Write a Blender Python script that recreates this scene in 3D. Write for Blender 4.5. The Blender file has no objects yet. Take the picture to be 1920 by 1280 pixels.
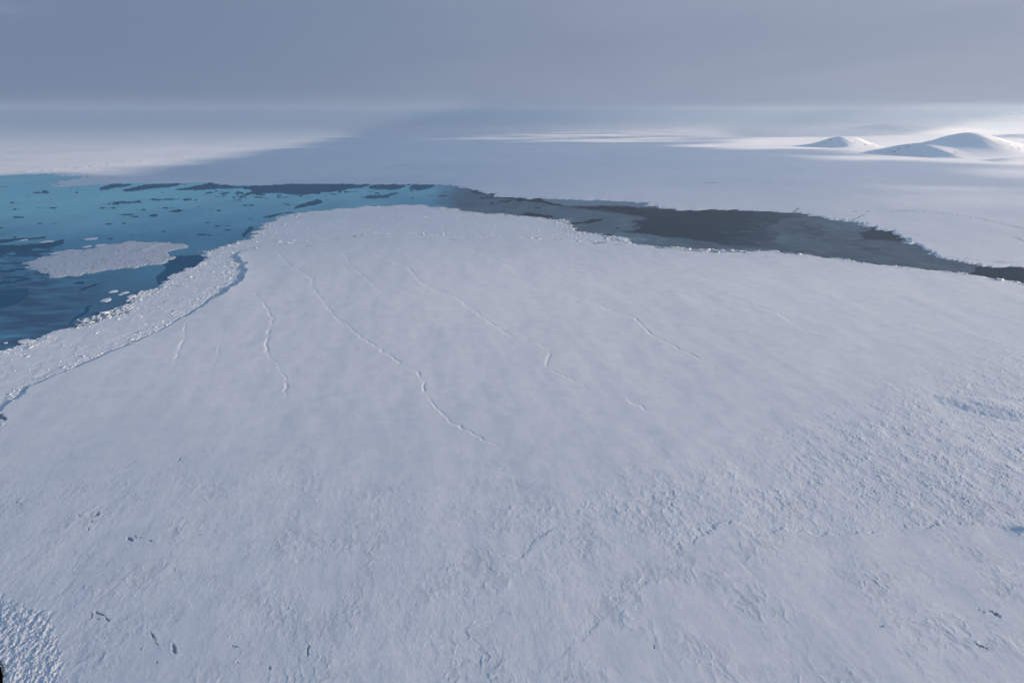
import bpy, math, random
import numpy as np
from mathutils import Vector

# ------------------------------------------------------------------ camera
CAM_H = 300.0                       # metres above the sea
FOC = 1280.0                        # focal length in pixels of the 1920 px frame
PITCH = math.atan((640.0 - 212.0) / FOC)
SUN_EL = math.radians(12.0)
SUN_AZ = math.radians(95.0)         # measured from the view direction towards the right

scene = bpy.context.scene
col = scene.collection
cd = bpy.data.cameras.new("camera")
cd.sensor_width = 36.0
cd.lens = 24.0
cd.clip_start = 0.1
cd.clip_end = 2.0e6
cam = bpy.data.objects.new("camera", cd)
cam.location = (0, 0, CAM_H)
cam.rotation_euler = (math.pi / 2 - PITCH, 0, 0)
col.objects.link(cam)
scene.camera = cam

# ------------------------------------------------------------------ sky, sun, exposure
world = bpy.data.worlds.new("World")
scene.world = world
world.use_nodes = True
wn = world.node_tree.nodes
wl = world.node_tree.links
bg = wn["Background"]
sk = wn.new("ShaderNodeTexSky")
sk.sky_type = 'NISHITA'
sk.sun_disc = False
sk.sun_elevation = SUN_EL
sk.sun_rotation = SUN_AZ
sk.altitude = 300
wl.new(sk.outputs[0], bg.inputs[0])
bg.inputs[1].default_value = 0.15

sl = bpy.data.lights.new("sun", 'SUN')
sl.energy = 5.0
sl.angle = math.radians(0.5)
sl.color = (1.0, 0.79, 0.61)
sun = bpy.data.objects.new("sun", sl)
SUN = Vector((math.sin(SUN_AZ) * math.cos(SUN_EL), math.cos(SUN_AZ) * math.cos(SUN_EL), math.sin(SUN_EL)))
sun.rotation_euler = (-SUN).to_track_quat('-Z', 'Y').to_euler()
sun.location = (3000, 0, 3000)
col.objects.link(sun)

vs = scene.view_settings
vs.view_transform = 'Standard'
vs.look = 'None'
vs.exposure = 1.24
vs.gamma = 1.0
cy = scene.cycles
cy.max_bounces = 7
cy.diffuse_bounces = 4
cy.glossy_bounces = 2
cy.transmission_bounces = 4
cy.volume_bounces = 2
cy.transparent_max_bounces = 8
cy.use_denoising = True
cy.caustics_reflective = False
cy.caustics_refractive = False


# ------------------------------------------------------------------ helpers
def at(px, py, z=0.0):
    """photo pixel -> point on the level z (arrays or numbers)"""
    px = np.asarray(px, float); py = np.asarray(py, float)
    a = (px - 960.0) / FOC; b = (640.0 - py) / FOC
    dy = math.cos(PITCH) + b * math.sin(PITCH)
    dz = -math.sin(PITCH) + b * math.cos(PITCH)
    t = (z - CAM_H) / dz
    return a * t, dy * t


def to_px(X, Y, Z=0.0):
    d = Y * math.cos(PITCH) - (Z - CAM_H) * math.sin(PITCH)
    u = Y * math.sin(PITCH) + (Z - CAM_H) * math.cos(PITCH)
    d = np.where(d < 1.0, 1.0, d)
    return 960.0 + FOC * X / d, 640.0 - FOC * u / d


def _h(ix, iy, seed):
    n = (ix.astype(np.int64) * 374761393 + iy.astype(np.int64) * 668265263 + seed * 1274126177) & 0xFFFFFFFF
    n = ((n ^ (n >> 13)) * 1274126177) & 0xFFFFFFFF
    n = ((n ^ (n >> 16)) * 2246822519) & 0xFFFFFFFF
    return ((n ^ (n >> 15)) & 0xFFFFFF).astype(np.float32) / np.float32(0xFFFFFF)


def noise(x, y, seed=0):
    """gradient noise, about -1..1"""
    x0 = np.floor(x); y0 = np.floor(y)
    fx = (x - x0).astype(np.float32); fy = (y - y0).astype(np.float32)
    u = fx * fx * fx * (fx * (fx * 6 - 15) + 10); v = fy * fy * fy * (fy * (fy * 6 - 15) + 10)
    def g(dx, dy):
        a = _h(x0 + dx, y0 + dy, seed) * np.float32(2 * math.pi)
        return np.cos(a) * (fx - dx) + np.sin(a) * (fy - dy)
    a = g(0, 0); a = a + u * (g(1, 0) - a)
    b = g(0, 1); b = b + u * (g(1, 1) - b)
    return (a + v * (b - a)) * 1.5


def fbm(x, y, octaves=4, seed=0, gain=0.5):
    s = 0.0; a = 1.0
    for k in range(octaves):
        s = s + a * noise(x, y, seed + 17 * k)
        x = x * 2.03 + 11.3; y = y * 2.03 - 7.1; a *= gain
    return s


def worley(x, y, seed=0):
    x0 = np.floor(x); y0 = np.floor(y)
    f1 = np.full(x.shape, 9.0, np.float32); f2 = f1.copy(); cid = np.zeros(x.shape, np.float32)
    for i in (-1, 0, 1):
        for j in (-1, 0, 1):
            cx = x0 + i; cyy = y0 + j
            dx = (cx + _h(cx, cyy, seed) - x); dy = (cyy + _h(cx, cyy, seed + 5) - y)
            d = np.sqrt(dx * dx + dy * dy).astype(np.float32)
            c = _h(cx, cyy, seed + 9)
            m = d < f1
            f2 = np.where(m, f1, np.minimum(f2, d)); cid = np.where(m, c, cid); f1 = np.where(m, d, f1)
    return f1, f2, cid


def sstep(a, b, x):
    t = np.clip((x - a) / (b - a), 0, 1)
    return t * t * (3 - 2 * t)


def line_dist(X, Y, pts):
    """distance to a world polyline, and the side (+ on its right)"""
    best = np.full(X.shape, 1e12); side = np.ones(X.shape)
    for (x0, y0), (x1, y1) in zip(pts[:-1], pts[1:]):
        vx, vy = x1 - x0, y1 - y0
        L = vx * vx + vy * vy + 1e-9
        t = np.clip(((X - x0) * vx + (Y - y0) * vy) / L, 0, 1)
        dx = X - x0 - t * vx; dy = Y - y0 - t * vy
        d = dx * dx + dy * dy
        m = d < best
        best = np.where(m, d, best)
        side = np.where(m, np.sign(vy * dx - vx * dy), side)
    return np.sqrt(best), side


def inside(X, Y, poly):
    r = np.zeros(X.shape, bool)
    n = len(poly)
    for i in range(n):
        x0, y0 = poly[i]; x1, y1 = poly[(i + 1) % n]
        if y0 == y1: continue
        c = (y0 > Y) != (y1 > Y)
        r ^= c & (X < (x1 - x0) * (Y - y0) / (y1 - y0) + x0)
    return r


def wpts(pix):
    return [tuple(float(v) for v in at(x, y)) for x, y in pix]


def sdf(X, Y, pix):
    """signed distance in metres to a polygon given by photo pixels, + inside"""
    p = wpts(pix)
    out = np.full(X.shape, -1e6)
    xs = [a for a, b in p]; ys = [b for a, b in p]
    d, _ = line_dist(X, Y, p + [p[0]])
    return np.where(inside(X, Y, p), d, -d)


def pdist(PX, PY, poly):
    """the same measured over a plain list of points"""
    d, _ = line_dist(PX, PY, poly + [poly[0]])
    return np.where(inside(PX, PY, poly), d, -d)


def grid_mesh(name, X, Y, Z, facemask, mat, attrs=None, smooth=True):
    """one mesh out of the cells of a grid that facemask keeps"""
    nr, nc = X.shape
    idx = np.arange(nr * nc).reshape(nr, nc)
    a = idx[:-1, :-1][facemask]; b = idx[:-1, 1:][facemask]; c = idx[1:, 1:][facemask]; d = idx[1:, :-1][facemask]
    quads = np.stack([a, b, c, d], 1)
    used = np.unique(quads)
    remap = np.zeros(nr * nc, np.int64); remap[used] = np.arange(len(used))
    quads = remap[quads]
    co = np.stack([X.ravel()[used], Y.ravel()[used], Z.ravel()[used]], 1).astype(np.float32)
    me = bpy.data.meshes.new(name)
    me.vertices.add(len(co)); me.vertices.foreach_set("co", co.ravel())
    me.loops.add(len(quads) * 4); me.loops.foreach_set("vertex_index", quads.ravel().astype(np.int32))
    me.polygons.add(len(quads))
    me.polygons.foreach_set("loop_start", np.arange(0, len(quads) * 4, 4, dtype=np.int32))
    me.update(calc_edges=True)
    me.polygons.foreach_set("use_smooth", np.full(len(quads), smooth, bool))
    for k, v in (attrs or {}).items():
        at_ = me.attributes.new(k, 'FLOAT', 'POINT')
        at_.data.foreach_set("value", v.ravel()[used].astype(np.float32))
    me.materials.append(mat)
    o = bpy.data.objects.new(name, me)
    col.objects.link(o)
    return o


def raw_mesh(name, verts, faces, mat, smooth=False):
    me = bpy.data.meshes.new(name)
    me.from_pydata([tuple(v) for v in verts], [], faces)
    me.update()
    if smooth:
        me.polygons.foreach_set("use_smooth", [True] * len(me.polygons))
    me.materials.append(mat)
    o = bpy.data.objects.new(name, me)
    col.objects.link(o)
    return o


def tag(o, label, cat, group=None):
    o["label"] = label; o["category"] = cat
    if group: o["group"] = group
    return o


# ------------------------------------------------------------------ materials
def new_mat(name):
    m = bpy.data.materials.new(name); m.use_nodes = True
    return m, m.node_tree.nodes, m.node_tree.links, m.node_tree.nodes["Principled BSDF"]


def mixc(n, l, fac, a, b):
    x = n.new("ShaderNodeMix"); x.data_type = 'RGBA'
    for i, v in ((6, a), (7, b)):
        if isinstance(v, tuple): x.inputs[i].default_value = (*v, 1)
        else: l.new(v, x.inputs[i])
    if isinstance(fac, float): x.inputs[0].default_value = fac
    else: l.new(fac, x.inputs[0])
    return x.outputs[2]


def add_gloss(m, amount, rough):
    """a wind rippled film reflects less at grazing view than still water: Fresnel times amount"""
    n = m.node_tree.nodes; l = m.node_tree.links
    g = n.new("ShaderNodeBsdfGlossy"); g.inputs["Roughness"].default_value = rough
    f = n.new("ShaderNodeFresnel"); f.inputs[0].default_value = 1.33
    k = n.new("ShaderNodeMath"); k.operation = 'MULTIPLY'; k.inputs[1].default_value = amount
    x = n.new("ShaderNodeMixShader")
    l.new(f.outputs[0], k.inputs[0]); l.new(k.outputs[0], x.inputs[0])
    l.new(n["Principled BSDF"].outputs[0], x.inputs[1]); l.new(g.outputs[0], x.inputs[2])
    l.new(x.outputs[0], n["Material Output"].inputs[0])


def attr(n, name):
    a = n.new("ShaderNodeAttribute"); a.attribute_name = name
    return a.outputs["Fac"]


def noise_node(n, l, scale, sx=1.0, sy=1.0, detail=4.0, rough=0.55, lo=0.35, hi=0.65, rot=0.0):
    tc = n.new("ShaderNodeTexCoord"); mp = n.new("ShaderNodeMapping")
    mp.inputs["Scale"].default_value = (sx, sy, 1)
    mp.inputs["Rotation"].default_value = (0, 0, rot)
    t = n.new("ShaderNodeTexNoise"); t.inputs["Scale"].default_value = scale
    t.inputs["Detail"].default_value = detail; t.inputs["Roughness"].default_value = rough
    r = n.new("ShaderNodeMapRange"); r.inputs[1].default_value = lo; r.inputs[2].default_value = hi
    l.new(tc.outputs["Object"], mp.inputs[0]); l.new(mp.outputs[0], t.inputs[0]); l.new(t.outputs["Fac"], r.inputs[0])
    return r.outputs[0]


def snow_material(name, bright=(0.86, 0.88, 0.91), crust=(0.72, 0.76, 0.82), ice=(0.13, 0.17, 0.22)):
    m, n, l, p = new_mat(name)
    f1 = noise_node(n, l, 0.045, 1, 1, 6, 0.6, 0.40, 0.72)
    f2 = noise_node(n, l, 0.006, 1, 0.5, 4, 0.6, 0.38, 0.68)
    mul = n.new("ShaderNodeMath"); mul.operation = 'MULTIPLY_ADD'
    l.new(f1, mul.inputs[0]); mul.inputs[1].default_value = 0.55
    s2 = n.new("ShaderNodeMath"); s2.operation = 'MULTIPLY'; s2.inputs[1].default_value = 0.45
    l.new(f2, s2.inputs[0]); l.new(s2.outputs[0], mul.inputs[2])
    c = mixc(n, l, mul.outputs[0], bright, crust)
    f3 = noise_node(n, l, 0.22, 0.35, 1.3, 5, 0.65, 0.42, 0.72, 0.12)      # fine wind streaks
    k3 = n.new("ShaderNodeMath"); k3.operation = 'MULTIPLY'; k3.inputs[1].default_value = 0.45
    l.new(f3, k3.inputs[0]); c = mixc(n, l, k3.outputs[0], c, crust)
    c = mixc(n, l, attr(n, "bare_shade"), c, ice)
    l.new(c, p.inputs["Base Color"])
    p.inputs["Roughness"].default_value = 0.75
    p.inputs["Specular IOR Level"].default_value = 0.15
    return m


M_SNOW = snow_material("wind_packed_snow")
M_FLOE = snow_material("floe_snow", (0.85, 0.87, 0.90), (0.70, 0.74, 0.80))
M_FAR = snow_material("far_snow", (0.86, 0.88, 0.91), (0.74, 0.78, 0.84))

M_RUB, n, l, p = new_mat("broken_ice")
c = mixc(n, l, noise_node(n, l, 0.6, 1, 1, 3), (0.88, 0.90, 0.92), (0.74, 0.80, 0.86))
l.new(c, p.inputs["Base Color"]); p.inputs["Roughness"].default_value = 0.6
p.inputs["Specular IOR Level"].default_value = 0.2

M_WATER, n, l, p = new_mat("open_sea_water")
c = mixc(n, l, noise_node(n, l, 0.01, 0.5, 1.5, 4), (0.005, 0.105, 0.205), (0.014, 0.130, 0.240))
geo = n.new("ShaderNodeNewGeometry"); sx = n.new("ShaderNodeSeparateXYZ"); mr = n.new("ShaderNodeMapRange")
l.new(geo.outputs["Position"], sx.inputs[0]); l.new(sx.outputs[0], mr.inputs[0])
mr.inputs[1].default_value = -350; mr.inputs[2].default_value = 50          # the sea is blue, the lead in the pack grey
c = mixc(n, l, mr.outputs[0], c, (0.012, 0.033, 0.062))
l.new(c, p.inputs["Base Color"])
p.inputs["Roughness"].default_value = 0.9
p.inputs["Specular IOR Level"].default_value = 0.0
add_gloss(M_WATER, 0.15, 0.15)

M_THIN, n, l, p = new_mat("thin_new_ice")
th = attr(n, "film_tone"); gr = attr(n, "grey")
teal = n.new("ShaderNodeValToRGB")
e = teal.color_ramp.elements
e[0].position = 0.0; e[0].color = (0.050, 0.130, 0.230, 1)
e[1].position = 1.0; e[1].color = (0.350, 0.755, 0.830, 1)
k = teal.color_ramp.elements.new(0.5); k.color = (0.115, 0.355, 0.520, 1)
l.new(th, teal.inputs[0])
grey = n.new("ShaderNodeValToRGB")
e = grey.color_ramp.elements
e[0].position = 0.0; e[0].color = (0.012, 0.033, 0.062, 1)
e[1].position = 1.0; e[1].color = (0.275, 0.395, 0.490, 1)
l.new(th, grey.inputs[0])
c = mixc(n, l, gr, teal.outputs[0], grey.outputs[0])
deep = mixc(n, l, gr, (0.006, 0.115, 0.220), (0.012, 0.033, 0.062))
c = mixc(n, l, attr(n, "open"), c, deep)
l.new(c, p.inputs["Base Color"])
p.inputs["Roughness"].default_value = 0.9
p.inputs["Specular IOR Level"].default_value = 0.0
add_gloss(M_THIN, 0.14, 0.3)

M_HILL, n, l, p = new_mat("snowy_hill")
c = mixc(n, l, attr(n, "rock"), (0.86, 0.88, 0.91), (0.10, 0.095, 0.09))
l.new(c, p.inputs["Base Color"]); p.inputs["Roughness"].default_value = 0.85
p.inputs["Specular IOR Level"].default_value = 0.1

M_BLACK, n, l, p = new_mat("black_rubber")
c = mixc(n, l, noise_node(n, l, 60.0), (0.0006, 0.0008, 0.0012), (0.0012, 0.0015, 0.002))
l.new(c, p.inputs["Base Color"]); p.inputs["Roughness"].default_value = 1.0; p.inputs["Specular IOR Level"].default_value = 0.0

M_CLOUD = bpy.data.materials.new("cloud"); M_CLOUD.use_nodes = True
n = M_CLOUD.node_tree.nodes; l = M_CLOUD.node_tree.links
n.clear()
out = n.new("ShaderNodeOutputMaterial")
tl = n.new("ShaderNodeBsdfTranslucent"); df = n.new("ShaderNodeBsdfDiffuse")
tr = n.new("ShaderNodeBsdfTransparent")
tc_ = mixc(n, l, attr(n, "front_tint"), (0.068, 0.140, 0.250), (0.250, 0.283, 0.362))  # overhead tint is blue in place of skylight from the zenith
tc_ = mixc(n, l, attr(n, "thin"), tc_, (0.350, 0.390, 0.460))  # paler tint to the right and towards the horizon
l.new(tc_, tl.inputs[0]); df.inputs[0].default_value = (0.48, 0.53, 0.60, 1)
m1 = n.new("ShaderNodeMixShader"); m1.inputs[0].default_value = 0.4
l.new(tl.outputs[0], m1.inputs[1]); l.new(df.outputs[0], m1.inputs[2])
m2 = n.new("ShaderNodeMixShader"); l.new(attr(n, "gap"), m2.inputs[0])
l.new(m1.outputs[0], m2.inputs[1]); l.new(tr.outputs[0], m2.inputs[2])
l.new(m2.outputs[0], out.inputs[0])

# ------------------------------------------------------------------ outlines, in photo pixels
NEAR_EDGE = [(-900, 930), (-420, 795), (-200, 730), (2, 660), (42, 646), (69, 637), (92, 626), (125, 617), (148, 612), (190, 600), (214, 594),
             (232, 583), (239, 570), (254, 557), (271, 547), (296, 538), (317, 523), (327, 513), (354, 505), (381, 497), (388, 494),
             (383, 487), (392, 482), (376, 478), (383, 471), (400, 467), (427, 460), (467, 447), (472, 443), (493, 427),
             (523, 408), (553, 402), (580, 397), (640, 391), (683, 388), (733, 386), (787, 385), (833, 391), (877, 398),
             (933, 402), (1000, 407), (1057, 413), (1063, 423), (1080, 435), (1120, 440), (1181, 449), (1176, 455),
             (1205, 462), (1250, 467), (1290, 473), (1350, 474), (1412, 473), (1447, 472), (1513, 480), (1580, 488),
             (1647, 497), (1723, 505), (1780, 512), (1830, 518), (1907, 531), (1960, 540), (2200, 580), (2600, 660), (3400, 820)]
NEAR = NEAR_EDGE + [(3700, 30000), (-1800, 30000), (-1800, 1110)]
FAR_EDGE = [(-1600, 352), (-300, 334), (0, 329), (79, 325), (102, 326), (118, 331), (150, 329), (163, 332.5), (135, 336), (102, 342),
            (105, 346), (98, 351), (167, 347), (208, 343), (247, 343), (277, 344), (350, 343), (400, 342), (420, 346), (467, 347),
            (550, 344), (640, 344), (700, 345), (813, 345), (857, 348), (893, 357), (923, 363), (933, 368), (1000, 372),
            (1100, 375), (1210, 379), (1226, 388), (1280, 394), (1370, 393), (1487, 398), (1520, 403), (1563, 412), (1597, 416),
            (1640, 426), (1673, 435), (1693, 445), (1690, 450), (1733, 465), (1737, 473), (1763, 483), (1813, 493),
            (1870, 503), (1920, 500), (2100, 497), (2600, 510), (3600, 560)]
FAR = FAR_EDGE + [(3600, 213.2), (-1600, 213.2)]
FLOE = [(x / 4.8, 440 + y / 4.8) for x, y in
        [(200, 262), (240, 240), (330, 215), (470, 185), (560, 165), (600, 145), (700, 135), (820, 120), (960, 100), (1090, 70),
         (1210, 62), (1230, 75), (1340, 72), (1480, 68), (1660, 80), (1665, 110), (1600, 130), (1545, 160), (1530, 185), (1550, 205),
         (1490, 240), (1380, 262), (1250, 290), (1100, 305), (950, 318), (830, 345), (700, 370), (600, 380), (490, 382), (420, 355),
         (370, 335), (280, 300)]]
# inner border of the belt of broken ice along the sea
BELT_IN = [(-900, 1080), (-250, 880), (0, 775), (12, 764), (49, 738), (54, 726), (94, 710), (112, 702), (148, 689), (187, 672), (223, 656),
           (258, 641), (300, 620), (350, 593), (400, 563), (433, 543), (453, 530), (463, 513), (457, 497), (442, 480)]
BELT = BELT_IN + [(455, 470), (520, 462), (600, 452), (690, 442), (760, 440), (860, 446), (960, 446), (1050, 452), (1120, 455), (1176, 455)] \
    + [q for q in reversed(NEAR_EDGE) if q[0] < 1176.5][1:]
TROUGHS = [  # course of each drift trough, depth, bank
    ([(470, 545), (483, 563), (500, 580), (510, 600), (500, 633), (497, 650), (503, 673), (520, 687), (533, 713), (536, 760)], 1.5, 1.2),
    ([(515, 470), (540, 500), (585, 525), (583, 540), (610, 575), (625, 597), (650, 613), (680, 640), (708, 655), (745, 680), (785, 705),
      (795, 720), (790, 730), (818, 770), (840, 790), (885, 818), (950, 850), (990, 868)], 1.4, 1.0),
    ([(690, 465), (715, 485), (760, 503), (778, 520), (783, 530), (812, 546), (860, 565), (900, 595), (925, 613), (960, 635), (985, 640),
      (1025, 655), (1030, 668), (1018, 690), (1050, 707), (1100, 730), (1160, 745), (1220, 775), (1265, 795)], 1.2, 0.9),
    ([(860, 462), (920, 488), (960, 504), (1010, 505), (1080, 508), (1120, 516), (1150, 522)], 0.8, 0.9),
    ([(1035, 548), (1080, 560), (1110, 567), (1135, 580), (1190, 600), (1215, 625), (1250, 645), (1290, 665), (1310, 675), (1370, 695)], 1.2, 0.9),
    ([(1360, 560), (1410, 575), (1460, 592), (1490, 610), (1502, 620), (1560, 630), (1600, 645)], 1.0, 0.8),
    ([(1605, 575), (1680, 595), (1730, 605), (1790, 618)], 0.7, 0.6),
    ([(348, 600), (345, 620), (343, 640), (330, 665), (325, 690)], 1.0, 1.3),
    ([(1420, 515), (1480, 524), (1540, 532), (1600, 545), (1680, 556)], 0.7, 0.6),
    ([(1170, 545), (1230, 548), (1300, 560), (1350, 572)], 0.6, 0.6),
    ([(880, 600), (850, 612), (800, 604), (740, 598)], 0.5, 0.6),
    ([(1380, 705), (1450, 712), (1520, 722), (1600, 735)], 0.6, 0.5),
    ([(640, 470), (655, 500), (690, 530), (720, 560)], 0.5, 0.5),
    ([(420, 600), (410, 650), (395, 700)], 0.4, 0.5),
    ([(590, 745), (600, 760), (595, 775)], 0.5, 0.3),
]
LIP = [(960, 1330), (1060, 1230), (1120, 1180), (1180, 1120), (1240, 1085), (1275, 1055), (1280, 1030), (1350, 990), (1380, 985), (1410, 1005),
       (1480, 1000), (1520, 1003), (1570, 1010), (1625, 1008), (1690, 995), (1760, 990), (1840, 988), (1920, 1010), (2100, 1040), (2300, 1090)]
LIP2 = [(870, 1040), (920, 1045), (975, 1052), (1000, 1030), (1040, 1000), (1090, 975), (1130, 995), (1180, 1012), (1230, 990)]
ROUGH = [(1280, 1045), (1130, 1015), (900, 1010), (860, 960), (1100, 930), (1300, 870), (1480, 790), (1680, 690), (1960, 580), (2300, 560),
         (2300, 1060), (1920, 1005), (1700, 990), (1500, 1000), (1380, 983)]
ROUGH_MILD = [(-200, 850), (250, 850), (560, 890), (900, 930), (1250, 860), (1500, 740), (2100, 520), (2300, 1100), (1250, 1060), (1000, 1330), (-200, 1330)]
ROUGH_CORNER = [(-300, 1085), (0, 1112), (30, 1132), (55, 1142), (95, 1152), (100, 1185), (112, 1215), (122, 1290), (125, 1400), (-300, 1400)]

# ------------------------------------------------------------------ the shared grid over the ground
rows = np.concatenate([np.array([8000, 6000, 4600, 3700, 3100, 2700, 2400, 2150, 1950, 1800, 1690, 1600, 1530, 1480, 1440]), np.arange(1420, 260, -1.25), np.arange(260, 218, -0.6), np.array([218, 217, 216, 215, 214.4, 213.9, 213.5, 213.2])])
cols_ = np.concatenate([np.arange(-1500, -420, 30), np.arange(-420, 2340, 1.6), np.arange(2340, 3400, 30)])
PXg, PYg = np.meshgrid(cols_, rows)
GX, GY = at(PXg, PYg)
SP = np.clip(np.abs(np.gradient(GY, axis=0)) * 0.9, 0.3, None)        # row spacing in metres


def fade(wavelen):
    """0 where the mesh is too coarse to carry this wavelength"""
    return sstep(1.3, 3.2, wavelen / SP)


# jagged borders: warp the ground before measuring distances to the outlines
wamp = np.clip(GY / 900.0, 0.6, 4.0)
WX = GX + wamp * (9 * fbm(GX / 42, GY / 42, 4, 3) + 2.0 * noise(GX / 4.5, GY / 4.5, 33))
WY = GY + wamp * (9 * fbm(GX / 42 + 50, GY / 42, 4, 4) + 2.0 * noise(GX / 4.5 + 70, GY / 4.5, 34))
S_NEAR = sdf(WX, WY, NEAR)
S_FAR = sdf(GX + 1.2 * (WX - GX), GY + 1.2 * (WY - GY), FAR)
S_FLOE = sdf(WX, WY, FLOE)
S_BELT = sdf(GX + 0.5 * (WX - GX), GY + 0.5 * (WY - GY), BELT)

# ------------------------------------------------------------------ relief of the snow
WIND = math.radians(-10)
U = GX * math.sin(WIND) + GY * math.cos(WIND)
V = GX * math.cos(WIND) - GY * math.sin(WIND)
wob = 3.0 * noise(GX / 31, GY / 31, 71)
rough_strong = sstep(-40, 110, sdf(GX + 8 * noise(GX / 25, GY / 25, 5), GY + 8 * noise(GX / 25, GY / 25, 6), ROUGH))
rough_mild = sstep(-40, 90, sdf(GX, GY, ROUGH_MILD))
rough_corner = sstep(-2.0, 2.2, sdf(GX + 2.2 * fbm(GX / 7, GY / 7, 3, 7), GY + 2.2 * fbm(GX / 7, GY / 7, 3, 8), ROUGH_CORNER))
patchy = sstep(-0.5, 0.6, fbm(GX / 60, GY / 90, 3, 12))


def sastrugi(lu, lv, seed):
    a = fbm((U) / lu, (V + wob) / lv, 2, seed)
    return (1.0 - np.abs(a) * 1.6)


Z = 2.4 + 0.9 * fbm(GX / 420, GY / 520, 3, 21) * fade(300) + 0.35 * fbm(U / 110, V / 55, 3, 22) * fade(60)
# wind crust everywhere, stronger sastrugi and drifts in the rough parts
clump = sstep(-0.35, 0.45, fbm(U / 38, V / 22, 3, 13))
Z += (0.03 + 0.05 * rough_mild * patchy) * fbm(U / 12, V / 6, 3, 23) * fade(6)
Z += (0.025 + 0.07 * rough_mild * (0.4 + 0.6 * patchy)) * np.abs(fbm(U / 3.0, (V + wob) / 1.7, 2, 32)) * fade(4.5)
Z += (0.012 + 0.035 * rough_mild * patchy) * sastrugi(5.0, 2.2, 29) * fade(2.2)
dl, sl = line_dist(GX + 3 * noise(U / 7, V / 3, 14), GY + 4 * noise(U / 12, V / 4, 15), wpts(LIP[5:]))
above = np.where(GX > float(at(1290, 1040)[0]) - 4, sstep(2.0, -2.0, dl * sl), 1.0)      # the lip ends the rough ice
rough_strong = rough_strong * (0.12 + 0.88 * above)
chip = np.clip(1 - 2.6 * np.abs(noise(U / 4.6, (V + wob) / 1.7, 16)), 0, 1) ** 1.3 * sstep(-0.15, 0.35, noise(U / 6.5, V / 4.5, 18)) * fade(7)
chip2 = np.clip(1 - 2.6 * np.abs(noise(U / 2.6, (V - wob) / 1.2, 19)), 0, 1) * sstep(-0.1, 0.4, noise(U / 9, V / 5, 20)) * fade(4.5)
Z += (0.02 + 0.095 * rough_mild * (0.15 + 0.85 * clump) + 0.22 * rough_strong * (0.4 + 0.6 * clump)) * chip + (0.016 + 0.06 * rough_mild * (0.3 + 0.7 * patchy) + 0.15 * rough_strong) * chip2
db, _ = line_dist(GX + 6 * noise(GX / 18, GY / 18, 36), GY + 9 * noise(GX / 18, GY / 18, 37), wpts([(-150, 925), (120, 925), (330, 905), (560, 898), (700, 940), (900, 952), (1100, 955), (1260, 925)]))
band = np.exp(-(db / 20.0) ** 2) * (0.35 + 0.65 * sstep(-0.3, 0.4, noise(GX / 28, GY / 28, 38)))
Z += band * (0.13 * chip + 0.11 * chip2 + 0.12 * np.abs(fbm(U / 2.8, (V + wob) / 1.6, 2, 39)) * fade(4))
Z += (0.03 * rough_mild * clump + 0.06 * rough_strong * (0.25 + 0.75 * clump)) * sastrugi(3.6, 1.5, 24) * fade(5)
Z += (0.05 * rough_mild * clump + 0.26 * rough_strong * (0.3 + 0.7 * clump)) * np.abs(fbm(U / 2.7, (V + wob) / 1.6, 2, 25)) * fade(4)
d, s = line_dist(GX, GY, wpts(LIP[4:]))
near_lip = np.exp(-d / 40.0) * (s < 0) * rough_strong + 0.25 * rough_strong * clump
Z += near_lip * (0.55 * np.abs(fbm(U / 2.8, (V + wob) / 1.5, 2, 30)) * fade(4) + 0.25 * chip + 0.10 * sastrugi(5.0, 1.8, 31) * fade(6))
Z += 0.16 * rough_strong * fbm(U / 16, V / 10, 3, 26) * fade(12)
Z += 0.9 * rough_corner * np.abs(fbm(U / 3.4, (V + 0.5 * wob) / 1.1, 3, 27)) + 0.5 * rough_corner * noise(U / 6, V / 3, 28)
Z -= 0.25 * rough_corner
# oval scour hollows and their thin rims
fore = sstep(760, 980, PYg) * (1 - rough_corner) * (0.25 + 0.75 * sstep(-0.2, 0.5, noise(GX / 45, GY / 45, 44)))
bare_shade = np.zeros_like(GX)
for su, sv, sd_, am in ((15, 8, 43, 0.17), (8, 4.5, 47, 0.11), (26, 11, 49, 0.16)):
    f1, f2, cid = worley(U / su + 0.45 * fbm(GX / su * 1.6, GY / su * 1.6, 2, sd_ + 1), V / sv + 0.45 * fbm(GX / su * 1.6 + 9, GY / su * 1.6, 2, sd_ + 2), sd_)
    part = sstep(-0.1, 0.35, noise(U / (su * .6), V / (sv * .6), sd_ + 3))
    bare_shade = np.maximum(bare_shade, fore * 0.12 * sstep(0.5, 0.25, f1) * (cid > 0.55) * fade(su / 4))         # glazed hollows
    Z += fore * am * (part * np.exp(-((f2 - f1) / 0.09) ** 2) * (cid > 0.35) - 0.7 * sstep(0.45, 0.1, f1) * (cid > 0.6)) * fade(su / 4)
# drift lips at the border of the smooth lower field
for pix, hh in ((LIP[5:], 0.34), (LIP[:6], 0.18), (LIP2, 0.26)):
    w = wpts(pix)
    d, s = line_dist(GX + 2.5 * noise(U / 12, V / 8, 51), GY + 3.5 * fbm(U / 22, V / 9, 3, 52, 0.6) + 6 * noise(U / 40, V / 18, 54), w)
    ends = sstep(0, 14, np.hypot(GX - w[0][0], GY - w[0][1])) * sstep(0, 14, np.hypot(GX - w[-1][0], GY - w[-1][1]))
    hh = hh * ends * (0.45 + 0.75 * sstep(-0.4, 0.4, noise(GX / 30, GY / 30, 55)))
    sd = d * s                                            # + on the lower (near) side
    d0, _ = line_dist(GX, GY, w)
    Z += hh * sstep(-0.8, 0.8, sd) * np.exp(-np.clip(d0, 0, None) / 24.0) - 0.2 * hh * np.exp(-((sd + 2.0) / 2.5) ** 2)
    fr = np.exp(-np.clip(-sd, 0, None) / 8.0) * (sd < 0.5)
    Z += fr * 0.9 * hh * np.abs(fbm(U / 5, V / 2.2, 3, 53))
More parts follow.
